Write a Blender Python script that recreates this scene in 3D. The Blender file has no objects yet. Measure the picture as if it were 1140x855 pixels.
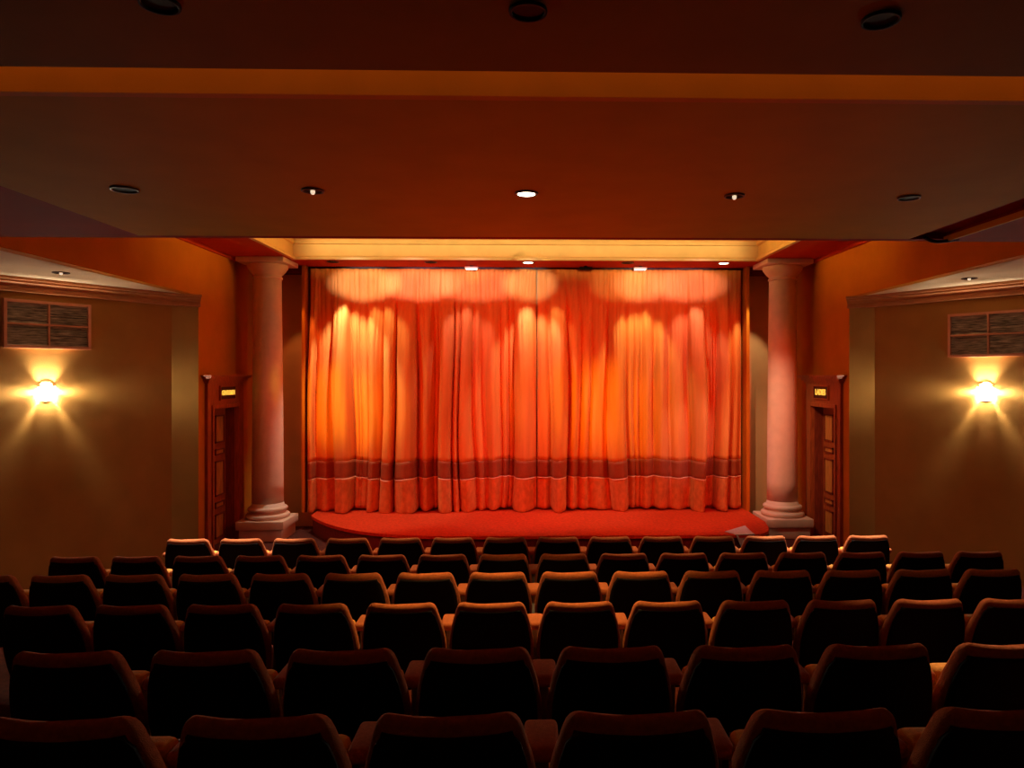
import bpy, bmesh, math, random
from mathutils import Vector, Matrix
random.seed(7)
SC = bpy.context.scene
COL = SC.collection
PI = math.pi
# World frame: camera above the origin of X, Y runs to the stage, Z = 0 at the eye.
F = 800.0          # focal length in pixels of the 1140 px frame

# ------------------------------------------------------------------ materials
def mat(name, col, rough=0.7, var=0.12, scale=6.0, bump=0.0, bscale=80.0, metal=0.0,
        sheen=0.0, stretch=(1, 1, 1), spec=0.3, col2=None, emit=None, estr=0.0, trans=0.0):
    m = bpy.data.materials.new(name); m.use_nodes = True
    nt = m.node_tree; N = nt.nodes; L = nt.links
    b = N['Principled BSDF']
    b.inputs['Roughness'].default_value = rough
    b.inputs['Metallic'].default_value = metal
    b.inputs['Specular IOR Level'].default_value = spec
    if sheen:
        b.inputs['Sheen Weight'].default_value = sheen
        b.inputs['Sheen Roughness'].default_value = 0.4
        b.inputs['Sheen Tint'].default_value = (*[min(1, c * 1.6 + .05) for c in col], 1)
    tc = N.new('ShaderNodeTexCoord'); mp = N.new('ShaderNodeMapping')
    mp.inputs['Scale'].default_value = stretch
    L.new(tc.outputs['Object'], mp.inputs['Vector'])
    ns = N.new('ShaderNodeTexNoise'); ns.inputs['Scale'].default_value = scale; ns.inputs['Detail'].default_value = 5
    L.new(mp.outputs['Vector'], ns.inputs['Vector'])
    r = N.new('ShaderNodeValToRGB')
    r.color_ramp.elements[0].position = 0.3; r.color_ramp.elements[1].position = 0.7
    c2 = col2 if col2 else tuple(min(1, c * (1 + var)) for c in col)
    r.color_ramp.elements[0].color = (*[c * (1 - var) for c in col], 1)
    r.color_ramp.elements[1].color = (*c2, 1)
    L.new(ns.outputs['Fac'], r.inputs['Fac']); L.new(r.outputs['Color'], b.inputs['Base Color'])
    if bump:
        n2 = N.new('ShaderNodeTexNoise'); n2.inputs['Scale'].default_value = bscale; n2.inputs['Detail'].default_value = 3
        L.new(mp.outputs['Vector'], n2.inputs['Vector'])
        bp = N.new('ShaderNodeBump'); bp.inputs['Strength'].default_value = bump; bp.inputs['Distance'].default_value = 0.01
        L.new(n2.outputs['Fac'], bp.inputs['Height']); L.new(bp.outputs['Normal'], b.inputs['Normal'])
    if emit:
        b.inputs['Emission Color'].default_value = (*emit, 1); b.inputs['Emission Strength'].default_value = estr
    return m

M = {}
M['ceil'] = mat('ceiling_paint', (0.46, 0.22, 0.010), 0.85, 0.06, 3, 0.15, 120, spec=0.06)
M['ceil_near'] = mat('ceiling_paint_darker', (0.24, 0.105, 0.006), 0.85, 0.06, 3, 0.15, 120, spec=0.06)  # darker version of the ceiling panel colour, used on the near ceiling
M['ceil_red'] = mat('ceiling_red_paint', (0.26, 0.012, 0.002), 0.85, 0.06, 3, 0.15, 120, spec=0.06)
M['soffit'] = mat('soffit_red_paint', (0.50, 0.05, 0.008), 0.8, 0.06, 3, 0.1, 120, spec=0.06)
M['gold'] = mat('gold_cream_paint', (0.80, 0.52, 0.20), 0.6, 0.06, 4, 0.05, 90)
M['fascia'] = mat('fascia_amber_paint', (0.62, 0.22, 0.03), 0.8, 0.06, 4, 0.1, 90, spec=0.06)
M['orange'] = mat('orange_wall_paint', (0.56, 0.17, 0.012), 0.8, 0.07, 2.5, 0.2, 100, spec=0.06)
M['olive'] = mat('ochre_wall_paint', (0.37, 0.18, 0.045), 0.8, 0.08, 2.5, 0.2, 100, spec=0.06)
M['cream'] = mat('cream_ceiling_paint', (0.75, 0.54, 0.34), 0.8, 0.05, 3, 0.1, 100, spec=0.06)
M['panel'] = mat('tan_wall_paint', (0.60, 0.33, 0.14), 0.8, 0.06, 3, 0.15, 100, spec=0.06)
M['column'] = mat('pale_pink_plaster', (0.78, 0.56, 0.42), 0.55, 0.05, 8, 0.15, 150)
M['wood'] = mat('red_brown_wood', (0.40, 0.075, 0.018), 0.4, 0.3, 5, 0.1, 60, stretch=(8, 8, 1))
M['wood_dark'] = mat('dark_wood', (0.24, 0.035, 0.012), 0.4, 0.3, 5, 0.1, 60, stretch=(8, 8, 1))
M['wood_panel'] = mat('amber_wood', (0.6, 0.22, 0.045), 0.4, 0.25, 5, 0.1, 60, stretch=(8, 8, 1))
M['stage'] = mat('red_stage_carpet', (0.60, 0.045, 0.003), 0.95, 0.22, 22, 0.5, 140, sheen=0.2)
M['carpet'] = mat('dark_red_carpet', (0.10, 0.018, 0.01), 0.95, 0.3, 20, 0.5, 140)
M['riser'] = mat('dark_red_riser', (0.16, 0.016, 0.008), 0.9, 0.2, 20, 0.3, 100)
M['fabric'] = mat('rust_seat_fabric', (0.42, 0.13, 0.045), 0.9, 0.18, 60, 0.5, 260, sheen=0.04)
M['arm'] = mat('tan_armrest_fabric', (0.72, 0.38, 0.08), 0.85, 0.15, 60, 0.4, 260)
M['shell'] = mat('black_seat_shell', (0.006, 0.004, 0.004), 0.6, 0.2, 20, 0.1, 200, spec=0.15)
M['grey_metal'] = mat('grey_painted_metal', (0.22, 0.22, 0.24), 0.5, 0.15, 20)
M['black'] = mat('black_baffle', (0.004, 0.004, 0.004), 0.7, 0.1, 20, spec=0.1)
M['trim_ring'] = mat('dull_metal_ring', (0.10, 0.05, 0.025), 0.45, 0.1, 20, metal=0.3)
M['frame_pink'] = mat('salmon_frame_paint', (0.62, 0.26, 0.14), 0.6, 0.08, 10)
M['slat'] = mat('dark_metal_louvre', (0.42, 0.32, 0.24), 0.3, 0.7, 7, metal=0.5, stretch=(1, 1, 9))
M['cornice'] = mat('brown_cornice_paint', (0.42, 0.15, 0.05), 0.6, 0.1, 6)
M['sconce'] = mat('white_sconce_glass', (0.85, 0.82, 0.75), 0.4, 0.03, 10, emit=(1.0, 0.92, 0.72), estr=130.0)
M['sconce_metal'] = mat('brass_sconce_edge', (0.35, 0.22, 0.10), 0.4, 0.1, 10, metal=0.6)
M['lamp_on'] = mat('lit_lamp_glass', (0.9, 0.85, 0.75), 0.4, 0.02, 10, emit=(1.0, 0.86, 0.62), estr=9.0)
M['lamp_dim'] = mat('pale_lamp_glass', (0.8, 0.7, 0.55), 0.3, 0.02, 10, emit=(1.0, 0.75, 0.5), estr=0.9)
M['signboard'] = mat('dark_red_signboard', (0.07, 0.008, 0.006), 0.5, 0.1, 10)
M['sign_letter'] = mat('lit_yellow_lettering', (0.8, 0.6, 0.15), 0.5, 0.02, 10, emit=(1.0, 0.55, 0.06), estr=0.9)
M['cloth_grey'] = mat('grey_cloth', (0.62, 0.60, 0.62), 0.9, 0.1, 20, 0.3, 150)
M['cable'] = mat('dark_cable', (0.02, 0.012, 0.01), 0.6, 0.1, 10)
M['cur'] = mat('satin_curtain', (0.80, 0.27, 0.055), 0.62, 0.10, 3, 0.15, 60, spec=0.15, stretch=(3, 3, .3))
M['cur_band'] = mat('wine_curtain_band', (0.33, 0.075, 0.02), 0.7, 0.12, 8, 0.3, 140, sheen=0.2)
M['cur_hem'] = mat('crushed_curtain_hem', (0.66, 0.22, 0.06), 0.65, 0.16, 9, 0.5, 25, spec=0.15, stretch=(1.6, 1.6, 1))
M['cur_seam'] = mat('pale_curtain_piping', (0.9, 0.5, 0.3), 0.6, 0.1, 20)
M['track'] = mat('dark_curtain_track', (0.05, 0.01, 0.006), 0.5, 0.1, 10)

# ------------------------------------------------------------------ helpers
def link_bm(name, bm, m, parent=None, smooth=False, recalc=True):
    if recalc: bmesh.ops.recalc_face_normals(bm, faces=bm.faces)
    me = bpy.data.meshes.new(name); bm.to_mesh(me); bm.free()
    me.materials.append(m)
    if smooth:
        for p in me.polygons: p.use_smooth = True
    o = bpy.data.objects.new(name, me); COL.objects.link(o)
    if parent: o.parent = parent
    return o
def box(bm, x0, x1, y0, y1, z0, z1):
    v = [bm.verts.new((x, y, z)) for x in (x0, x1) for y in (y0, y1) for z in (z0, z1)]
    for f in ((0,1,3,2),(4,6,7,5),(0,4,5,1),(2,3,7,6),(0,2,6,4),(1,5,7,3)):
        bm.faces.new([v[i] for i in f])
    return v
def prism(bm, pts, z0, z1):
    a = [bm.verts.new((p[0], p[1], z0)) for p in pts]; b = [bm.verts.new((p[0], p[1], z1)) for p in pts]
    n = len(pts)
    bm.faces.new(a[::-1]); bm.faces.new(b)
    for i in range(n): bm.faces.new((a[i], a[(i+1) % n], b[(i+1) % n], b[i]))
def rbox(name, x0, x1, y0, y1, z0, z1, r, m, parent=None, seg=3):
    bm = bmesh.new(); box(bm, x0, x1, y0, y1, z0, z1)
    bmesh.ops.bevel(bm, geom=list(bm.edges), offset=r, segments=seg, profile=0.5, affect='EDGES')
    return link_bm(name, bm, m, parent, smooth=True)
def lathe(bm, prof, n=48, cap=True):
    rings = []
    for r, z in prof:
        rings.append([bm.verts.new((r*math.cos(2*PI*i/n), r*math.sin(2*PI*i/n), z)) for i in range(n)])
    for a, b in zip(rings, rings[1:]):
        for i in range(n): bm.faces.new((a[i], a[(i+1) % n], b[(i+1) % n], b[i]))
    if cap:
        bm.faces.new(rings[0][::-1]); bm.faces.new(rings[-1])
def empty(name, loc, label, cat, group=None, rz=0):
    o = bpy.data.objects.new(name, None); COL.objects.link(o)
    o.location = loc; o.rotation_euler = (0, 0, rz); o.empty_display_size = .1
    o['label'] = label; o['category'] = cat
    if group: o['group'] = group
    return o
def tag(o, label, cat, group=None):
    o['label'] = label; o['category'] = cat
    if group: o['group'] = group
    return o
def struct(o): o['kind'] = 'structure'; return o
def sbox(name, m, *bs):
    bm = bmesh.new()
    for b in bs: box(bm, *b)
    return struct(link_bm(name, bm, m))
def sweep(bm, path, prof, closed=False):
    """prof: (inward offset, z) list swept along a plan path (left normal = inward), mitred."""
    n = len(path); rows = []
    for i in range(n):
        p = Vector(path[i])
        if closed or 0 < i < n - 1:
            a = (p - Vector(path[i-1])).normalized(); b = (Vector(path[(i+1) % n]) - p).normalized()
            na = Vector((-a.y, a.x)); nb = Vector((-b.y, b.x)); m_ = (na + nb); m_ = m_ / (m_.dot(na))
        else:
            d = (Vector(path[1]) - p) if i == 0 else (p - Vector(path[i-1])); d.normalize(); m_ = Vector((-d.y, d.x))
        rows.append([bm.verts.new((p.x + m_.x*o, p.y + m_.y*o, z)) for o, z in prof])
    k = len(prof)
    rng = range(n) if closed else range(n - 1)
    for i in rng:
        A, B = rows[i], rows[(i+1) % n]
        for j in range(k):
            bm.faces.new((A[j], A[(j+1) % k], B[(j+1) % k], B[j]))
    if not closed:
        bm.faces.new(rows[0]); bm.faces.new(rows[-1][::-1])
def light(name, kind, loc, power, col, aim=None, **kw):
    l = bpy.data.lights.new(name, kind); l.energy = power; l.color = col
    for k, v in kw.items(): setattr(l, k, v)
    o = bpy.data.objects.new(name, l); COL.objects.link(o); o.location = loc
    if aim is not None:
        o.rotation_euler = (Vector(aim) - Vector(loc)).to_track_quat('-Z', 'Y').to_euler()
    return o

# ------------------------------------------------------------------ room dimensions
XB = 5.0           # stage side walls and bulkheads
YW = 13.45         # wall behind the curtain
ZS = 2.0           # soffit round the tray
ZB = 1.25          # big lowered panel
ZA = 1.22          # alcove ceilings / bulkhead bottom
STAGE = -2.49
ROWS = [  # px pitch, Y, top z, list of px centres
    (58.6, 7.50, -1.69, [592 + 58.6*(i - 6.5) for i in range(14)]),
    (67.6, 6.51, -1.62, [594 + 67.6*(i - 7.5) for i in range(16)]),
    (80.5, 5.47, -1.50, [594 + 80.5*(i - 7.5) for i in range(15)]),
    (99.6, 4.42, -1.40, [596 + 99.6*(i - 5.5) for i in range(12)]),
    (152., 2.90, -1.106, [607 + 152*(i - 3.5) for i in range(8)]),
    (215., 2.05, -0.974, [605 + 215*(i - 2.5) for i in range(6)]),
]
H_SEAT = 0.92
# floor: one carpeted tread under each row
bm = bmesh.new()
bounds = []
for i, r in enumerate(ROWS):
    y1 = (ROWS[i-1][1] - 0.32) if i > 0 else 8.7
    y0 = r[1] - 0.32
    if i == len(ROWS) - 1: y0 = 1.73
    box(bm, -8.6, 8.6, y0, y1, -3.4, r[2] - H_SEAT)
box(bm, -8.6, 8.6, -1.8, 1.73, -3.4, -1.80)
box(bm, -8.6, 8.6, 8.7, 13.6, -3.4, -2.80)
floor = struct(link_bm('floor', bm, M['carpet']))

# stage apron (rounded corners)
def stage_edge(x): return 11.15 + (1.75*abs(x/3.86)**4.0 if x < 0 else 1.0*abs(x/4.05)**26)
pts = [(4.05, 13.45), (-3.86, 13.45)] + [(x, stage_edge(x)) for x in [(-3.86 + 7.91*i/80) for i in range(81)]]
bm = bmesh.new(); prism(bm, pts, STAGE - 0.05, STAGE)
stage = struct(link_bm('floor_stage', bm, M['stage']))
pts2 = [(4.02, 13.44), (-3.83, 13.44)] + [(x*.993, stage_edge(x) + .04) for x in [(-3.86 + 7.91*i/60) for i in range(61)]]
bm = bmesh.new(); prism(bm, pts2, -2.80, STAGE - 0.05)
struct(link_bm('trim_1', bm, M['riser']))

# ------------------------------------------------------------------ walls
DY0, DY1, DZ = 11.44, 12.40, -0.53
for s, side in ((-1, 'left'), (1, 'right')):
    bm = bmesh.new()
    def q(x0, x1, y0, y1, z0, z1): box(bm, *sorted((s*x0, s*x1)), y0, y1, z0, z1)
    q(5.0, 5.16, 6.5, 13.6, ZA, 2.6)            # bulkhead and wall top
    q(5.0, 5.16, 11.05, 13.6, DZ, ZA)
    q(5.0, 5.16, 11.05, DY0, -2.8, DZ)
    q(5.0, 5.16, DY1, 13.6, -2.8, DZ)
    struct(link_bm('wall_' + side, bm, M['orange']))
    # splayed alcove wall
    P = [(5.003, 11.049), (5.3, 10.84), (6.5, 8.9), (7.6, 7.1), (8.4, 5.0), (8.4, -1.6)]
    Q = [(8.7, -1.6), (8.7, 5.1), (7.9, 7.25), (6.75, 9.05), (5.5, 11.06), (5.19, 11.3), (5.03, 11.08)]
    bm = bmesh.new(); prism(bm, [(s*a, b) for a, b in (P + Q)], -3.2, 2.2)
    struct(link_bm('wall_alcove_' + side, bm, M['olive']))
    # alcove ceiling
    bm = bmesh.new()
    box(bm, *sorted((s*5.14, s*8.5)), 6.5, 11.1, ZA, 1.40)
    struct(link_bm('ceiling_alcove_' + side, bm, M['cream']))
    # cornice
    path = [(s*4.985, 11.06), (s*5.3, 10.84), (s*6.5, 8.9), (s*7.6, 7.1), (s*8.3, 5.3)]
    # mouldings project towards the auditorium
    prof = [(0, 1.215), (.16, 1.215), (.16, 1.185), (.12, 1.18), (.12, 1.155), (.085, 1.15), (.06, 1.115), (.045, 1.11), (.045, 1.075), (.075, 1.07), (.075, 1.045), (0, 1.04)]
    prof = [(-s*o, z) for o, z in prof]   # the left normal of the path points into the room on the left side only
    bm = bmesh.new()
    sweep(bm, path, prof)
    struct(link_bm('trim_cornice_' + side, bm, M['cornice']))
# wall behind the stage, rear wall
sbox('wall_back', M['panel'], (-5.1, 5.1, YW, YW + .2, -2.8, 2.6))
sbox('wall_rear', M['olive'], (-8.6, 8.6, -1.8, -1.6, -3.2, 2.6))
# proscenium edge strips and header blocks
sbox('trim_2', M['orange'], (-4.085, -4.03, 13.12, YW, STAGE, 2.0), (4.03, 4.085, 13.12, YW, STAGE, 2.0))
sbox('trim_3', M['riser'], (-4.6, -4.085, 13.2, YW, 1.87, 2.0), (4.085, 4.6, 13.2, YW, 1.87, 2.0))

# ------------------------------------------------------------------ ceilings
TX, TY0, TY1 = 4.05, 9.3, 12.5
sbox('ceiling_stage', M['soffit'],
     (-5.0, 5.0, 6.6, TY0, ZS, 2.3), (-5.0, -TX, TY0, TY1, ZS, 2.3), (TX, 5.0, TY0, TY1, ZS, 2.3),
     (-5.0, 5.0, TY1, YW, ZS, 2.3))
sbox('ceiling_tray', M['gold'], (-4.6, 4.6, 8.8, 13.0, 2.62, 2.75))
# tray mouldings, mitred round the opening
path = [(-TX, TY0), (TX, TY0), (TX, TY1), (-TX, TY1)]
prof = [(0, 1.995), (0.07, 1.995), (0.07, 2.035), (0.045, 2.06), (.012, 2.066), (.012, 2.262), (.05, 2.268), (.06, 2.285), (.06, 2.315), (.035, 2.325), (.035, 2.345),
        (.09, 2.37), (.09, 2.41), (.15, 2.46), (.15, 2.62), (-.15, 2.62), (-.15, 2.1)]
bm = bmesh.new(); sweep(bm, path, prof, closed=True)
struct(link_bm('trim_tray', bm, M['gold']))
# side trims where the soffit meets the side walls
sbox('trim_4', M['soffit'], (-5.0, -4.95, 6.6, 13.4, 1.955, 2.0), (4.95, 5.0, 6.6, 13.4, 1.955, 2.0))
# large lowered panel, its side zones, the near ceiling with an added cove that hides a fascia light
YN, YF = 3.27, 6.5
sbox('ceiling_panel', M['ceil'], (-3.47, 3.50, YN, YF, ZB, 1.55))
sbox('ceiling_side_left', M['ceil_red'], (-8.5, -3.47, YN, YF, ZB, 1.55), (-8.5, 8.5, YF, 6.6, ZB, 2.3))
sbox('ceiling_side_right', M['ceil_red'], (3.50, 3.84, YN, YF, 1.31, 1.55), (3.84, 8.5, YN, YF, 1.228, 1.55))
sbox('trim_5', M['orange'], (3.815, 3.84, YN, YF, 1.222, 1.272))
sbox('trim_fascia', M['fascia'], (-8.5, 8.5, YN - .05, YN, ZB, 1.75))
NY = 3.0; NZ = 1.268
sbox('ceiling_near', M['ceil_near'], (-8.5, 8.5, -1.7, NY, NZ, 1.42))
sbox('ceiling_added_cove', M['fascia'], (-8.5, 8.5, NY - .4, YN, 1.75, 1.85), (-8.5, 8.5, NY - .42, NY - .38, 1.42, 1.75))

# ------------------------------------------------------------------ columns
def column(s, label, x=4.49, y=12.55):
    c = empty('column', (s*x, y, -2.80), label, 'column', 'plaster columns flanking the stage')
    Z0 = -2.80
    def L(z): return z - Z0
    bm = bmesh.new(); 
    ztop, zbot = 1.80, -2.19
    prof = []
    for i in range(13):
        t = i/12; prof.append((0.262 - 0.038*(t**1.4), L(zbot + (ztop - zbot)*t)))
    lathe(bm, prof); link_bm('shaft', bm, M['column'], c, True)
    bm = bmesh.new()
    pr = [(.225, L(1.66)), (.242, L(1.665)), (.245, L(1.68)), (.242, L(1.695)), (.226, L(1.70)), (.226, L(1.73)), (.25, L(1.745)), (.29, L(1.79)), (.33, L(1.845)), (.34, L(1.88)), (.335, L(1.905)), (.31, L(1.915))]
    lathe(bm, pr); link_bm('capital', bm, M['column'], c, True)
    rbox('abacus', -.40, .40, -.40, .40, L(1.912), L(1.998), .012, M['column'], c, 2)
    bm = bmesh.new()
    pr = [(.27, L(-2.455)), (.345, L(-2.455))]
    for i in range(9):
        a = -PI/2 + PI*i/8; pr.append((.325 + .042*math.cos(a), L(-2.41 + .043*math.sin(a))))
    pr += [(.30, L(-2.36)), (.295, L(-2.34))]
    for i in range(9):
        a = -PI/2 + PI*i/8; pr.append((.29 + .04*math.cos(a), L(-2.295 + .038*math.sin(a))))
    pr += [(.275, L(-2.25)), (.262, L(-2.19))]
    lathe(bm, pr); link_bm('base_moulding', bm, M['column'], c, True)
    rbox('plinth', -.40, .40, -.40, .40, L(-2.60), L(-2.455), .01, M['column'], c, 2)
    rbox('pedestal', -.36, .36, -.36, .36, L(-2.80), L(-2.605), .01, M['column'], c, 2)
    return c
column(-1, 'round plaster column left of the curtain, beside the GENTLEMEN door')
column(1, 'round plaster column right of the curtain, beside the LADIES door')

# ------------------------------------------------------------------ curtains
def make_folds(x0, x1, seed):
    rnd = random.Random(seed); xs = [x0]; 
    while xs[-1] < x1 - .1:
        xs.append(xs[-1] + rnd.choice([.10, .14, .18, .24, .30, .36]))
    xs[-1] = x1
    return [(a, b, rnd.uniform(.55, 1.0), rnd.uniform(.35, .65), rnd.choice([-.35, -.15, .15, .5])) for a, b in zip(xs, xs[1:])]
def fold_y(folds, x):
    for a, b, amp, pk, off in folds:
        if a <= x <= b + 1e-6:
            t = (x - a)/(b - a)
            u = t/pk*.5 if t < pk else .5 + (t - pk)/(1 - pk)*.5
            w = min(1, (b - a)/.26)
            e = min(1, min(t, 1 - t)/.12); e = e*e*(3 - 2*e)
            return amp*w*(max(0.0, math.sin(PI*u))**0.6) + off*e
    return 0
CY = 13.34; CT, CB = 1.965, -2.455
def curtain(x0, x1, seed, label):
    folds = make_folds(x0, x1, seed); fine = []
    rnd = random.Random(seed + 50); xs = [x0]
    while xs[-1] < x1 - .04: xs.append(xs[-1] + rnd.uniform(.05, .12))
    xs[-1] = x1
    fine = [(a, b, rnd.uniform(.4, 1), .5, 0) for a, b in zip(xs, xs[1:])]
    nx = int((x1 - x0)/.011)
    def pt(i, z):
        x = x0 + (x1 - x0)*i/nx
        t = (CT - z)/(CT - CB)
        # folds wander a little on the way down
        xw = x + .05*math.sin(2.3*t + 5*x)*t + .03*math.sin(7*t + 2.1*x)*t
        xw = min(max(xw, x0), x1)
        g = min(1, t/.45); g = g*g*(3 - 2*g)
        y = CY - .25*g*fold_y(folds, xw) - .12*(1 - .8*g)*fold_y(fine, min(max(x + .02*math.sin(9*t + 3*x), x0), x1)) - .03*fold_y(folds, xw)
        y -= .012*t*math.sin(31*x + 3*t)
        return x, y
    def piece(name, zt, zb, nz, m, parent, off=0.0, wob=0.0):
        bm = bmesh.new(); G = []
        for j in range(nz + 1):
            row = []
            for i in range(nx + 1):
                x = x0 + (x1 - x0)*i/nx
                w_t = .018*math.sin(4.2*x + seed) + .010*math.sin(11*x)
                z = zt + (zb - zt)*j/nz
                if z < -1.2: z += w_t*min(1, (-1.2 - z)/.3)
                xx, y = pt(i, z)
                if z < -2.2: z += .16*(CY - y - .08)*min(1, (-2.2 - z)/.2)*-1
                row.append(bm.verts.new((xx, y - off, z)))
            G.append(row)
        for a, b in zip(G, G[1:]):
            for i in range(nx): bm.faces.new((a[i], a[i+1], b[i+1], b[i]))
        o = link_bm(name, bm, m, parent, True, recalc=False)
        md = o.modifiers.new('thick', 'SOLIDIFY'); md.thickness = .006; md.offset = 0
        return o
    c = empty('stage_curtain', ((x0 + x1)/2, CY, CB), label, 'curtain', 'stage curtain halves')
    inv = Matrix.Translation((-(x0 + x1)/2, -CY, -CB))
    ps = [piece('drape', CT, -1.56, 46, M['cur'], None), piece('dark_band', -1.56, -1.88, 6, M['cur_band'], None, .002),
          piece('hem_border', -1.88, CB, 12, M['cur_hem'], None), piece('piping', -1.872, -1.892, 1, M['cur_seam'], None, .010)]
    for p in ps:
        p.data.transform(inv); p.parent = c
    return c
curtain(-3.99, 0.170, 3, 'left half of the lit stage curtain, red and golden yellow, wine band near hem')
curtain(0.19, 3.99, 11, 'right half of the lit stage curtain, red to pink, wine band near hem')
bm = bmesh.new(); box(bm, -4.02, 4.02, 13.30, 13.38, 1.966, 2.0)
tag(link_bm('curtain_track', bm, M['track']), 'thin dark curtain track under the red soffit, above both curtain halves', 'curtain track')

# ------------------------------------------------------------------ doors
def text_obj(body, size, m, parent, loc, rot):
    cu = bpy.data.curves.new('lettering', 'FONT'); cu.body = body; cu.size = size; cu.extrude = .004
    cu.align_x = 'CENTER'; cu.align_y = 'CENTER'; cu.offset = .004
    cu.materials.append(m)
    tmp = bpy.data.objects.new('lettering', cu); COL.objects.link(tmp)
    me = bpy.data.meshes.new_from_object(tmp.evaluated_get(bpy.context.evaluated_depsgraph_get()))
    bpy.data.objects.remove(tmp)
    o = bpy.data.objects.new('lettering', me); COL.objects.link(o); o.parent = parent
    o.location = loc; o.rotation_euler = rot
    return o
for s, word, n in ((-1, 'GENTLEMEN', 1), (1, 'LADIES', 2)):
    zf = -2.80
    d = bpy.data.objects.new('door_%d' % n, None); COL.objects.link(d); d.location = (s*5.0, 11.92, zf); d['kind'] = 'structure'
    def part(name, m, boxes, parent=d, bev=0):
        bm = bmesh.new()
        for x0, x1, y0, y1, z0, z1 in boxes:   # x measured into the auditorium (negative = into the wall)
            a, b = -s*x0, -s*x1
            box(bm, min(a, b), max(a, b), y0 - 11.92, y1 - 11.92, z0 - zf, z1 - zf)
        if bev: bmesh.ops.bevel(bm, geom=list(bm.edges), offset=bev, segments=2, affect='EDGES')
        o = link_bm(name, bm, m, parent); 
        return o
    # casing: pilasters with a raised inner bead, lintel frieze, cornice in three steps
    part('casing', M['wood'], [(0, .05, 11.26, DY0, zf, DZ), (0, .05, DY1, 12.66, zf, DZ),
                               (.05, .075, DY0 - .05, DY0, zf, DZ), (.05, .075, DY1, DY1 + .05, zf, DZ),
                               (.05, .075, DY0 - .05, DY1 + .05, DZ, DZ + .06),
                               (0, .05, 11.26, 12.66, DZ, -.10)])
    part('cornice', M['wood'], [(0, .075, 11.23, 12.69, -.12, -.09), (0, .10, 11.20, 12.74, -.09, -.05), (0, .14, 11.15, 12.80, -.05, -.02), (0, .165, 11.12, 12.84, -.02, 0.005)])
    part('reveal', M['wood_dark'], [(-.36, .002, DY0 - .03, DY0 + .012, zf, DZ - .012), (-.36, .002, DY1 - .012, DY1 + .03, zf, DZ - .012), (-.36, .002, DY0 - .03, DY1 + .03, DZ - .012, DZ + .03)])
    leaf = part('door_leaf', M['wood'], [(-.22, -.15, DY0 + .013, DY1 - .013, zf + .005, DZ - .014)])
    yc = (DY0 + DY1)/2; bx = []; bx2 = []
    for z0, z1 in ((-1.12, -.66), (-1.32, -1.22), (-2.0, -1.42), (-2.2, -2.10), (-2.7, -2.30)):
        for ya, yb in ((DY0 + .1, yc - .04), (yc + .04, DY1 - .1)):
            w = .022
            bx2.append((-.15, -.125, ya, yb, z0, z0 + w)); bx2.append((-.15, -.125, ya, yb, z1 - w, z1))
            bx2.append((-.15, -.125, ya, ya + w, z0, z1)); bx2.append((-.15, -.125, yb - w, yb, z0, z1))
            bx.append((-.15, -.14, ya + w, yb - w, z0 + w, z1 - w))
    part('door_panel', M['wood_panel'], bx, leaf); part('door_moulding', M['wood_dark'], bx2, leaf)
    # sign
    sg = tag(part('door_sign', M['signboard'], [(.052, .072, 11.68, 12.25, -.385, -.185)], None), 
             'small dark red door sign with lit yellow word %s' % word, 'sign')
    sg.data.transform(Matrix.Translation((0, 0, 0)))
    sg.location = d.location
    fr = part('sign_frame', M['wood'], [(.05, .08, 11.66, 12.27, -.185, -.165), (.05, .08, 11.66, 12.27, -.405, -.385), (.05, .08, 11.66, 11.68, -.385, -.185), (.05, .08, 12.25, 12.27, -.385, -.185)], sg)
    size = .105 if s < 0 else .135
    t = text_obj(word, size, M['sign_letter'], sg, (-s*.078, 11.965 - 11.92, -.285 - zf), (PI/2, 0, -s*PI/2))
    t.scale = (.86, 1, 1) if s < 0 else (1.0, 1, 1)

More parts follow.
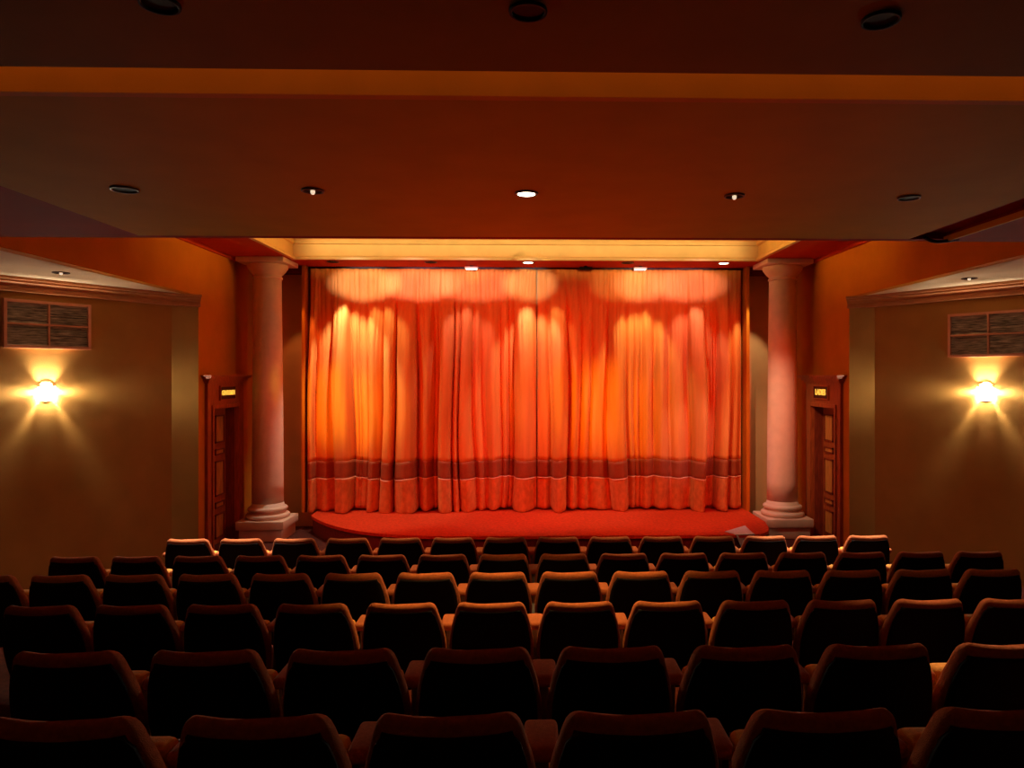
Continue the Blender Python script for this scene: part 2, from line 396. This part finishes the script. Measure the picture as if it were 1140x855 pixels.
# ------------------------------------------------------------------ alcove wall fixtures (grilles and sconces)
A0, A1 = Vector((5.3, 10.84)), Vector((6.5, 8.9))
def wall_pt(s, t): p = A0 + (A1 - A0)*t; return Vector((s*p.x, p.y))
def wall_frame(s, t, z, name, label, cat, group):
    p = wall_pt(s, t); d = (A1 - A0).normalized(); d = Vector((s*d.x, d.y))
    n = Vector((-d.y*-1, d.x*-1)) if s < 0 else Vector((d.y, -d.x))
    # inward normal (towards the auditorium axis and the camera)
    n = Vector((d.y, -d.x)); 
    if n.x*s > 0: n = -n
    o = empty(name, (p.x, p.y, z), label, cat, group, rz=math.atan2(n.y, n.x) + PI/2)   # local -Y points into the room
    return o
def grille(s, t0, t1, z0, z1, label):
    tm = (t0 + t1)/2; W = (wall_pt(s, t1) - wall_pt(s, t0)).length; H = z1 - z0
    g = wall_frame(s, tm, z0, 'ventilation_grille', label, 'vent grille', 'louvred grilles above the wall lights')
    def b_(name, m, bs, parent=g, bev=0):
        bm = bmesh.new()
        for b in bs: box(bm, *b)
        if bev: bmesh.ops.bevel(bm, geom=list(bm.edges), offset=bev, segments=2, affect='EDGES')
        return link_bm(name, bm, m, parent)
    w = W/2; f = .035
    b_('frame', M['frame_pink'], [(-w, w, -.05, 0, 0, f), (-w, w, -.05, 0, H - f, H), (-w, -w + f, -.05, 0, f, H - f), (w - f, w, -.05, 0, f, H - f)])
    b_('crossbar', M['frame_pink'], [(-.012, .012, -.042, -.006, f, H - f), (-w + f, w - f, -.042, -.006, H/2 - .01, H/2 + .01)])
    b_('backing', M['black'], [(-w + f, w - f, -.006, -.001, f, H - f)])
    for k in range(4):
        xa = -w + f + .004 if k % 2 == 0 else .014
        xb = -.014 if k % 2 == 0 else w - f - .004
        za = f if k < 2 else H/2 + .012
        zb = H/2 - .012 if k < 2 else H - f
        bm = bmesh.new(); n = 8
        rnd = random.Random(k)
        for i in range(n):
            z = za + (zb - za)*(i + .5)/n; a = rnd.uniform(.7, 1.1); h = .015
            v = [bm.verts.new(c) for c in ((xa, -.034, z - h*a), (xb, -.034, z - h*a*rnd.uniform(.7, 1.1)), (xb, -.010, z + h), (xa, -.010, z + h),
                                           (xa, -.036, z - h*a + .003), (xb, -.036, z - h*a + .003), (xb, -.012, z + h + .003), (xa, -.012, z + h + .003))]
            for fc in ((0,1,2,3), (7,6,5,4), (0,4,5,1), (1,5,6,2), (2,6,7,3), (3,7,4,0)): bm.faces.new([v[q] for q in fc])
        link_bm('louvre_panel', bm, M['slat'], g)
    return g
grille(-1, .512, .958, .345, .950, 'rectangular louvred vent grille on the left ochre wall above the light')
grille(1, .49, .95, .250, .850, 'rectangular louvred vent grille on the right ochre wall above the light')

def sconce(s, t, z, label):
    g = wall_frame(s, t, z, 'wall_sconce', label, 'wall light', 'half round wall lights')
    R = .095; n = 28
    def half(bm, r0, r1, z0, z1, a0=0.0, a1=PI):
        A = []
        for i in range(n + 1):
            a = a0 + (a1 - a0)*i/n
            A.append([bm.verts.new((r*math.cos(a), -r*math.sin(a), zz)) for r, zz in ((r0, z0), (r1, z0), (r1, z1), (r0, z1))])
        for P_, Q_ in zip(A, A[1:]):
            for j in range(4): bm.faces.new((P_[j], P_[(j+1) % 4], Q_[(j+1) % 4], Q_[j]))
        bm.faces.new(A[0]); bm.faces.new(A[-1][::-1])
    bm = bmesh.new(); half(bm, R - .008, R, .02, .075); half(bm, R - .008, R, -.10, -.012)
    bmesh.ops.translate(bm, verts=bm.verts, vec=(0, -.016, 0))
    link_bm('glass_shade', bm, M['sconce'], g)
    bm = bmesh.new(); half(bm, .062, R + .003, .074, .080); 
    link_bm('top_rim', bm, M['sconce_metal'], g)
    bm = bmesh.new(); ring = []
    for i in range(25):
        a = PI*i/24; c_ = Vector((.088*math.cos(a), -.012, .04 + .088*math.sin(a)))
        ring.append([bm.verts.new(c_ + Vector((math.cos(a)*math.cos(b)*.006, math.sin(b)*.006, math.sin(a)*math.cos(b)*.006))) for b in [2*PI*j/8 for j in range(8)]])
    for A_, B_ in zip(ring, ring[1:]):
        for j in range(8): bm.faces.new((A_[j], A_[(j+1) % 8], B_[(j+1) % 8], B_[j]))
    link_bm('arched_rim', bm, M['sconce_metal'], g, True)
    bm = bmesh.new(); half(bm, .0, R*.72, -.112, -.100)
    link_bm('bottom_plate', bm, M['sconce_metal'], g)
    bm = bmesh.new(); box(bm, -.06, .06, -.012, 0, -.10, .07)
    link_bm('back_plate', bm, M['sconce_metal'], g)
    bm = bmesh.new(); bmesh.ops.create_uvsphere(bm, u_segments=16, v_segments=10, radius=.02)
    bmesh.ops.translate(bm, verts=bm.verts, vec=(0, -.055, -.03))
    link_bm('bulb', bm, M['lamp_on'], g, True)
    m_ = Matrix.Translation(g.location) @ Matrix.Rotation(g.rotation_euler.z, 4, 'Z')
    p = m_ @ Vector((0, -.05, 0.004))
    l = light('sconce_light', 'POINT', p, 170, (1.0, .92, .70), shadow_soft_size=.022)
    return g
sconce(-1, .743, -.22, 'glowing half-round white wall light on the left ochre wall')
sconce(1, .700, -.23, 'glowing half-round white wall light on the right ochre wall')

# ------------------------------------------------------------------ ceiling lights
def downlight(px, py, zc, r, state, label, group, name='ceiling_downlight'):
    Y = zc*F/(418 - py); X = (px - 587)/F*Y
    g = empty(name, (X, Y, zc), label, 'ceiling light', group)
    bm = bmesh.new(); lathe(bm, [(r*.86, -.001), (r, -.001), (r*1.02, -.006), (r, -.012), (r*.86, -.012), (r*.86, -.001)], 40, cap=False)
    link_bm('ring', bm, M['black'] if group == G1 else M['trim_ring'], g, True)
    bm = bmesh.new(); lathe(bm, [(r*.87, -.001), (r*.87, -.004)], 40)
    link_bm('baffle', bm, M['black'], g)
    if state == 'on':
        bm = bmesh.new(); lathe(bm, [(r*.74, -.004), (r*.74, -.010), (r*.5, -.014)], 32); link_bm('lamp', bm, M['lamp_on'], g)
    elif state == 'dim':
        bm = bmesh.new(); lathe(bm, [(r*.2, -.004), (r*.2, -.02), (r*.12, -.03)], 20); link_bm('lamp', bm, M['lamp_dim'], g)
    return Vector((X, Y, zc))
G1 = 'downlights in the ceiling nearest the camera'
for px, py, w in ((183, 8, 'dark unlit downlight at top left of the nearest ceiling'), (588, 11, 'dark unlit downlight at top centre of the nearest ceiling'),
                  (985, 16, 'dark unlit downlight at top right of the nearest ceiling')):
    downlight(px, py, NZ, .066, 'off', w, G1)
G2 = 'row of downlights across the broad ceiling panel'
downlight(145, 213, ZB, .088, 'off', 'unlit downlight at the left end of the row on the broad ceiling panel', G2)
downlight(350, 213, ZB, .075, 'dim', 'dim downlight on the broad ceiling panel, between left end and bright centre one', G2)
DL = downlight(586, 215, ZB, .080, 'on', 'brightly lit downlight at the centre of the broad ceiling panel', G2)
downlight(819, 216, ZB, .070, 'dim', 'dim downlight on the broad ceiling panel, just right of the bright one', G2)
downlight(1017, 217, ZB, .075, 'off', 'unlit downlight at the right end of the row on the broad ceiling panel', G2)
G3 = 'downlights in the red soffit strip above the curtain'
downlight(372, 292, ZS, .11, 'off', 'unlit downlight in the red soffit strip near the left column', G3)
downlight(480, 292, ZS, .11, 'off', 'unlit downlight in the red soffit strip above the left curtain half', G3)
downlight(588, 292, ZS, .11, 'on', 'lit downlight in the red soffit strip above the curtain meeting line', G3)
downlight(699, 292, ZS, .11, 'off', 'unlit downlight in the red soffit strip above the right curtain half', G3)
downlight(807, 292, ZS, .11, 'on', 'lit downlight in the red soffit strip near the right column', G3)
G4 = 'downlights in the pale alcove ceilings'
downlight(76, 305, ZA, .09, 'dim', 'small downlight in the pale ceiling above the left vent grille', G4)
downlight(1086, 308, ZA, .09, 'dim', 'small downlight in the pale ceiling above the right vent grille', G4)
# small stage lamps hard against the curtain track
def stage_lamp(px, on, label):
    Y = 13.12; X = (px - 587)/F*Y
    g = empty('stage_lamp', (X, Y, ZS), label, 'stage lamp', 'small lamps beside the curtain track')
    rbox('bracket', -.03, .03, -.02, .02, -.02, 0, .004, M['black'], g, 1)
    rbox('housing', -.12, .12, -.05, .05, -.06, -.02, .012, M['column'] if on else M['black'], g, 2)
    rbox('lens', -.10, .10, -.04, .04, -.066, -.058, .002, M['lamp_on'] if on else M['black'], g, 1)
stage_lamp(525, True, 'small lit white stage lamp above the middle of the left curtain half')
stage_lamp(652, False, 'small black unlit stage lamp at the top of the right curtain half')
stage_lamp(713, True, 'small lit white stage lamp above the middle of the right curtain half')

# dark cable loop under the far right edge of the ceiling panel
cu = bpy.data.curves.new('hanging_cable', 'CURVE'); cu.dimensions = '3D'; cu.bevel_depth = .016; cu.bevel_resolution = 3
sp = cu.splines.new('BEZIER'); pp = [(3.62, 6.48, 1.262), (3.70, 6.47, 1.225), (3.80, 6.45, 1.222), (3.90, 6.40, 1.235)]
sp.bezier_points.add(len(pp) - 1)
for b, p in zip(sp.bezier_points, pp): b.co = p; b.handle_left_type = b.handle_right_type = 'AUTO'
cu.materials.append(M['cable'])
tmp = bpy.data.objects.new('hanging_cable_path', cu); COL.objects.link(tmp)
me = bpy.data.meshes.new_from_object(tmp.evaluated_get(bpy.context.evaluated_depsgraph_get()))
bpy.data.objects.remove(tmp)
o = bpy.data.objects.new('hanging_cable', me); COL.objects.link(o)
tag(o, 'short dark cable loop under the far right corner of the ceiling panel', 'cable')

# grey cloth over the stage edge on the right
bm = bmesh.new()
ed = stage_edge(3.35)
P = [[(3.14, 11.36, STAGE + .004), (3.60, 11.80, STAGE + .004)], [(3.20, 11.24, STAGE + .006), (3.56, 11.40, STAGE + .006)],
     [(3.26, ed - .012, STAGE + .003), (3.56, stage_edge(3.56) - .012, STAGE + .003)], [(3.32, ed - .02, STAGE - .15), (3.54, ed + .10, STAGE - .15)],
     [(3.38, ed - .02, STAGE - .30), (3.46, ed + .03, STAGE - .30)]]
V = [[bm.verts.new(c) for c in r] for r in P]
for a, b in zip(V, V[1:]): bm.faces.new((a[0], a[1], b[1], b[0]))
cl = link_bm('draped_cloth', bm, M['cloth_grey']); md = cl.modifiers.new('s', 'SOLIDIFY'); md.thickness = .006; md.offset = -1
tag(cl, 'small grey cloth draped over the stage edge beside the right column', 'cloth')

# ------------------------------------------------------------------ cinema seats
def back_w(z):
    zs = [(.36, .240), (.50, .260), (.62, .266), (.70, .258), (.77, .244), (.83, .226), (.875, .214), (.905, .198), (.92, .180)]
    for (a, wa), (b, wb) in zip(zs, zs[1:]):
        if z <= b: t = max(0, (z - a)/(b - a)); return wa + (wb - wa)*t
    return zs[-1][1]
def back_c(z): return .045 + .15*(.92 - z)/.56 + .02      # recline: the foot is further forward
def back_t(z):
    t = .044 - .010*max(0, (z - .6)/.32)
    return t
def se(a, e): return math.copysign(abs(a)**e, a)
def dip(x, z): return -.013*(1 - min(1, abs(x)/.19)**2)*max(0, (z - .80)/.12)
def backrest():
    bm = bmesh.new(); n = 40; zs = [.36, .365, .38, .45, .55, .62, .68, .73, .77, .80, .83, .86, .885, .900, .911, .918, .921]
    rings = []
    for z in zs:
        w = back_w(z); t = back_t(z); k = 1
        if z > .88: k = math.sqrt(max(.02, 1 - ((z - .88)/.0415)**2))
        if z < .38: k = .6 + .4*(z - .36)/.02
        r = []
        for i in range(n):
            a = 2*PI*i/n
            x = w*(1 - .06*(1 - k))*se(math.cos(a), .35); y = back_c(z) + t*k*se(math.sin(a), .45)
            y += .035*(x/.26)**2
            r.append(bm.verts.new((x, y, z + dip(x, z))))
        rings.append(r)
    for a, b in zip(rings, rings[1:]):
        for i in range(n): bm.faces.new((a[i], a[(i+1) % n], b[(i+1) % n], b[i]))
    bm.faces.new(rings[0][::-1]); bm.faces.new(rings[-1])
    return bm
def back_panel():
    bm = bmesh.new(); zs = [.34, .40, .50, .60, .66, .72, .77, .80, .83, .855, .872]; n = 16
    A, B = [], []
    for z in zs:
        w = back_w(z)*.93 - (.012 if z > .85 else 0); ra, rb = [], []
        for i in range(n + 1):
            x = -w + 2*w*i/n
            y = back_c(z) - back_t(z) + .035*(x/.26)**2
            zz = z + dip(x, z)
            ra.append(bm.verts.new((x, y - .009, zz))); rb.append(bm.verts.new((x, y + .006, zz)))
        A.append(ra); B.append(rb)
    for j in range(len(zs) - 1):
        for i in range(n):
            bm.faces.new((A[j][i], A[j][i+1], A[j+1][i+1], A[j+1][i])); bm.faces.new((B[j][i], B[j+1][i], B[j+1][i+1], B[j][i+1]))
        bm.faces.new((A[j][0], A[j+1][0], B[j+1][0], B[j][0])); bm.faces.new((A[j][n], B[j][n], B[j+1][n], A[j+1][n]))
    for i in range(n):
        bm.faces.new((A[0][i], B[0][i], B[0][i+1], A[0][i+1])); bm.faces.new((A[-1][i], A[-1][i+1], B[-1][i+1], B[-1][i]))
    return bm
def arm(root, x):
    a = rbox('armrest', x - .056, x + .056, .225, .43, .685, .735, .018, M['fabric'], root, 3)
    p = rbox('side_panel', x - .020, x + .020, .245, .42, 0, .69, .010, M['grey_metal'], root, 2)
    f = rbox('floor_plate', x - .04, x + .035, .20, .46, 0, .012, .003, M['grey_metal'], p, 1)
def make_seat():
    r = empty('cinema_seat', (0, 0, 0), '', 'cinema seat')
    b = link_bm('backrest', backrest(), M['fabric'], r, True)
    link_bm('back_panel', back_panel(), M['shell'], r, True)
    # the seats are tipped up: the cushion stands on edge in front of the back
    c = rbox('seat_cushion', -.214, .214, .265, .375, .34, .735, .035, M['arm'], r, 4)
    for v in c.data.vertices: v.co.y += (v.co.z - .34)*-.04
    rbox('seat_pan', -.20, .20, .366, .392, .36, .70, .008, M['shell'], r, 2)
    arm(r, .275)
    return r
proto = make_seat()
def copy_tree(o, parent=None):
    c = o.copy(); COL.objects.link(c)
    if parent: c.parent = parent
    for ch in list(o.children): copy_tree(ch, c)
    return c
ORD = ['', 'first', 'second', 'third', 'fourth', 'fifth', 'sixth', 'seventh', 'eighth']
RN = ['front row nearest the stage', 'second row from the stage', 'third row from the stage', 'fourth row from the stage',
      'second row from the camera', 'row nearest the camera']
LOOK = ['pale-topped', 'brown-topped', 'rust-topped', 'rust-topped', 'dark rust-topped', 'largest']
def describe(i, k, n):
    l, r = k + 1, n - k
    if l == 1: pos = 'at the left end'
    elif r == 1: pos = 'at the right end'
    elif l <= r: pos = '%s from the left' % ORD[l]
    else: pos = '%s from the right' % ORD[r]
    return '%s cinema seat, %s of the %s' % (LOOK[i], pos, RN[i])
used = False
left_arm_src = None
for i, (p, Y, zt, pxs) in enumerate(ROWS):
    xs = [(px - 587)/F*Y for px in pxs]
    for k, x in enumerate(xs):
        o = proto if not used else copy_tree(proto)
        used = True
        o.location = (x, Y - .045, zt - H_SEAT)
        o['label'] = describe(i, k, len(xs)); o['group'] = 'cinema seats in the ' + RN[i]
        if k == 0: first = o
    # the end seat at the left carries a second armrest, added below
    ROWS[i] = ROWS[i] + (first,)
arm_parts = [c for c in proto.children if c.name.split('.')[0] in ('armrest', 'side_panel')]
for r in ROWS:
    for a in arm_parts:
        c = a.copy(); COL.objects.link(c); c.parent = r[4]; c.location = (-.55, 0, 0)
        for g in a.children:
            gg = g.copy(); COL.objects.link(gg); gg.parent = c

# ------------------------------------------------------------------ lights
W = bpy.data.worlds.new('World'); SC.world = W; W.use_nodes = True
W.node_tree.nodes['Background'].inputs[0].default_value = (.5, .25, .1, 1)
W.node_tree.nodes['Background'].inputs[1].default_value = 0.004
def cx(px): return (px - 587)/60.2
def cz(py): return (418 - py)/60.2
RED = (1.0, .03, .002); WARM = (1.0, 1.0, .60); WHITE = (.95, 1.0, 1.05); PINK = (1.0, .66, .90); AMB = (1.0, .68, .03)
# red wash on the whole curtain and stage: spots on the back of the lowered beam
for x, ax, pw in ((-4.4, -1.5, 680), (4.4, 2.0, 680), (2.5, -1.6, 260), (-2.2, 1.2, 260)):
    light('red_wash', 'SPOT', (x, 6.95, 1.85), pw, RED, (ax, 13.3, -.9), spot_size=math.radians(50), spot_blend=.5, shadow_soft_size=.05)
# amber wash
for px, pw in ((380, 900), (420, 500), (612, 250), (665, 500), (700, 450)):
    x = cx(px); light('amber_wash', 'SPOT', (max(-4.8, x - 3.6), 8.2, 1.8), pw, AMB, (x, 13.3, -.6), spot_size=math.radians(18), spot_blend=.9, shadow_soft_size=.04)
for px, pw in ((575, 150), (765, 380)):
    x = cx(px); light('pale_wash', 'SPOT', (min(4.8, x + 3.2), 8.2, 1.8), pw, PINK, (x, 13.3, -1.2), spot_size=math.radians(15), spot_blend=.9, shadow_soft_size=.04)
# pools close to the top of the curtain
for px, col, pw, e in ((408, WHITE, 150, 1.6), (468, PINK, 170, 1.8), (530, PINK, 110, 2.2), (590, WHITE, 110, 1.2), (690, WARM, 40, 1.3), (712, WHITE, 70, 1.2), (728, PINK, 60, 1.6), (768, PINK, 120, 1.7)):
    x = cx(px); l = light('top_spot', 'SPOT', (x, 9.4, 1.93), pw*5.0, col, (x, 13.3, cz(316)), spot_size=math.radians(11.5), spot_blend=.8, shadow_soft_size=.02)
    l.scale = (e*1.25, 1, 1)
# downlights grazing the curtain
for px, col, pw in ((394, (.95, 1.0, .85), 330), (425, WARM, 70), (522, PINK, 65), (592, WHITE, 170), (612, WARM, 40), (712, WARM, 170), (768, PINK, 100)):
    x = cx(px); light('graze_spot', 'SPOT', (x, 12.74, 1.93), pw*.7, col, (x, 12.95, 0.4), spot_size=math.radians(60), spot_blend=.5, shadow_soft_size=.02)
# concealed tray lighting, house downlight, added fascia strip
light('tray_light', 'AREA', (0, 10.4, 2.58), 15, (1.0, .50, .12), (0, 10.4, 0), shape='RECTANGLE', size=7.4, size_y=1.3)
for yy, pw in ((9.5, 12),):
    light('tray_cove', 'AREA', (0, yy, 2.12), pw, (1.0, .74, .32), (0, 12.5, 2.24), shape='RECTANGLE', size=7.6, size_y=.06, spread=math.radians(18))
for sx in (-1, 1):
    light('tray_cove', 'AREA', (-sx*3.0, 10.9, 2.12), 4.5, (1.0, .62, .12), (sx*4.05, 10.9, 2.24), shape='RECTANGLE', size=2.4, size_y=.06, spread=math.radians(18))
light('house_downlight', 'SPOT', (DL.x, DL.y, ZB - .03), 420, (1.0, .52, .16), (DL.x, DL.y + .1, -2), spot_size=math.radians(60), spot_blend=.6, shadow_soft_size=.04)
light('fascia_fill', 'AREA', (0, NY - .2, 1.72), 15, (1.0, .48, .10), (0, YN, 1.35), shape='RECTANGLE', size=16, size_y=.06)  # added strip, out of sight in the cove, brightens the fascia
light('column_spot', 'SPOT', (2.0, 10.0, 1.93), 420, (1.0, .68, .44), (4.40, 12.5, -1.1), spot_size=math.radians(36), spot_blend=1, shadow_soft_size=.04)
for x in (-1.4, 0, 1.4):  # added red fill without fixtures, stands in for red bounce on the panel
    light('panel_red_fill', 'SPOT', (x, 10.85, -2.72), 180, RED, (x*.5, 5.4, ZB), spot_size=math.radians(36), spot_blend=.9, shadow_soft_size=.03)
light('edge_lamp', 'SPOT', (3.96, 12.55, 1.93), 130, (1.0, .80, .50), (4.22, 13.45, -.4), spot_size=math.radians(38), spot_blend=.5, shadow_soft_size=.03)
light('edge_lamp', 'SPOT', (-3.96, 12.55, 1.93), 60, (1.0, .35, .10), (-4.22, 13.45, -.4), spot_size=math.radians(38), spot_blend=.5, shadow_soft_size=.03)
light('panel_downlight', 'SPOT', (2.69, 4.98, ZB - .03), 480, (1.0, .54, .26), (2.6, 3.5, -1.4), spot_size=math.radians(46), spot_blend=.7, shadow_soft_size=.04)
for sx in (-1, 1):
    light('soffit_spot', 'SPOT', (sx*3.4, 7.9, ZS - .04), 2000, (1.0, .72, .52), (sx*3.2, 7.6, -1.7), spot_size=math.radians(30), spot_blend=.6, shadow_soft_size=.04)
    light('soffit_spot', 'SPOT', (sx*1.3, 7.9, ZS - .04), 380, (1.0, .56, .26), (sx*1.2, 7.2, -1.7), spot_size=math.radians(36), spot_blend=.8, shadow_soft_size=.04)
    light('alcove_downlight', 'SPOT', (sx*5.5, 8.62, ZA - .04), 120, (1.0, .66, .40), (sx*4.6, 8.0, -2), spot_size=math.radians(80), spot_blend=.5, shadow_soft_size=.03)

# ------------------------------------------------------------------ camera
cam = bpy.data.cameras.new('camera'); co = bpy.data.objects.new('camera', cam); COL.objects.link(co)
YAW = math.radians(1.35)
co.location = (0, 0, 0); co.rotation_euler = (PI/2, 0, -YAW)
cam.sensor_width = 36; cam.lens = 36*F/1140; cam.clip_start = .05
pxc = 587 + F*math.tan(YAW)
cam.shift_x = (570 - pxc)/1140; cam.shift_y = -9.5/1140
SC.camera = co
SC.view_settings.view_transform = 'Standard'; SC.view_settings.look = 'None'
SC.view_settings.exposure = 0; SC.view_settings.gamma = 1; SC.view_settings.use_curve_mapping = False
SC.cycles.use_denoising = True; SC.cycles.max_bounces = 8; SC.cycles.diffuse_bounces = 5
SC.cycles.sample_clamp_indirect = 4
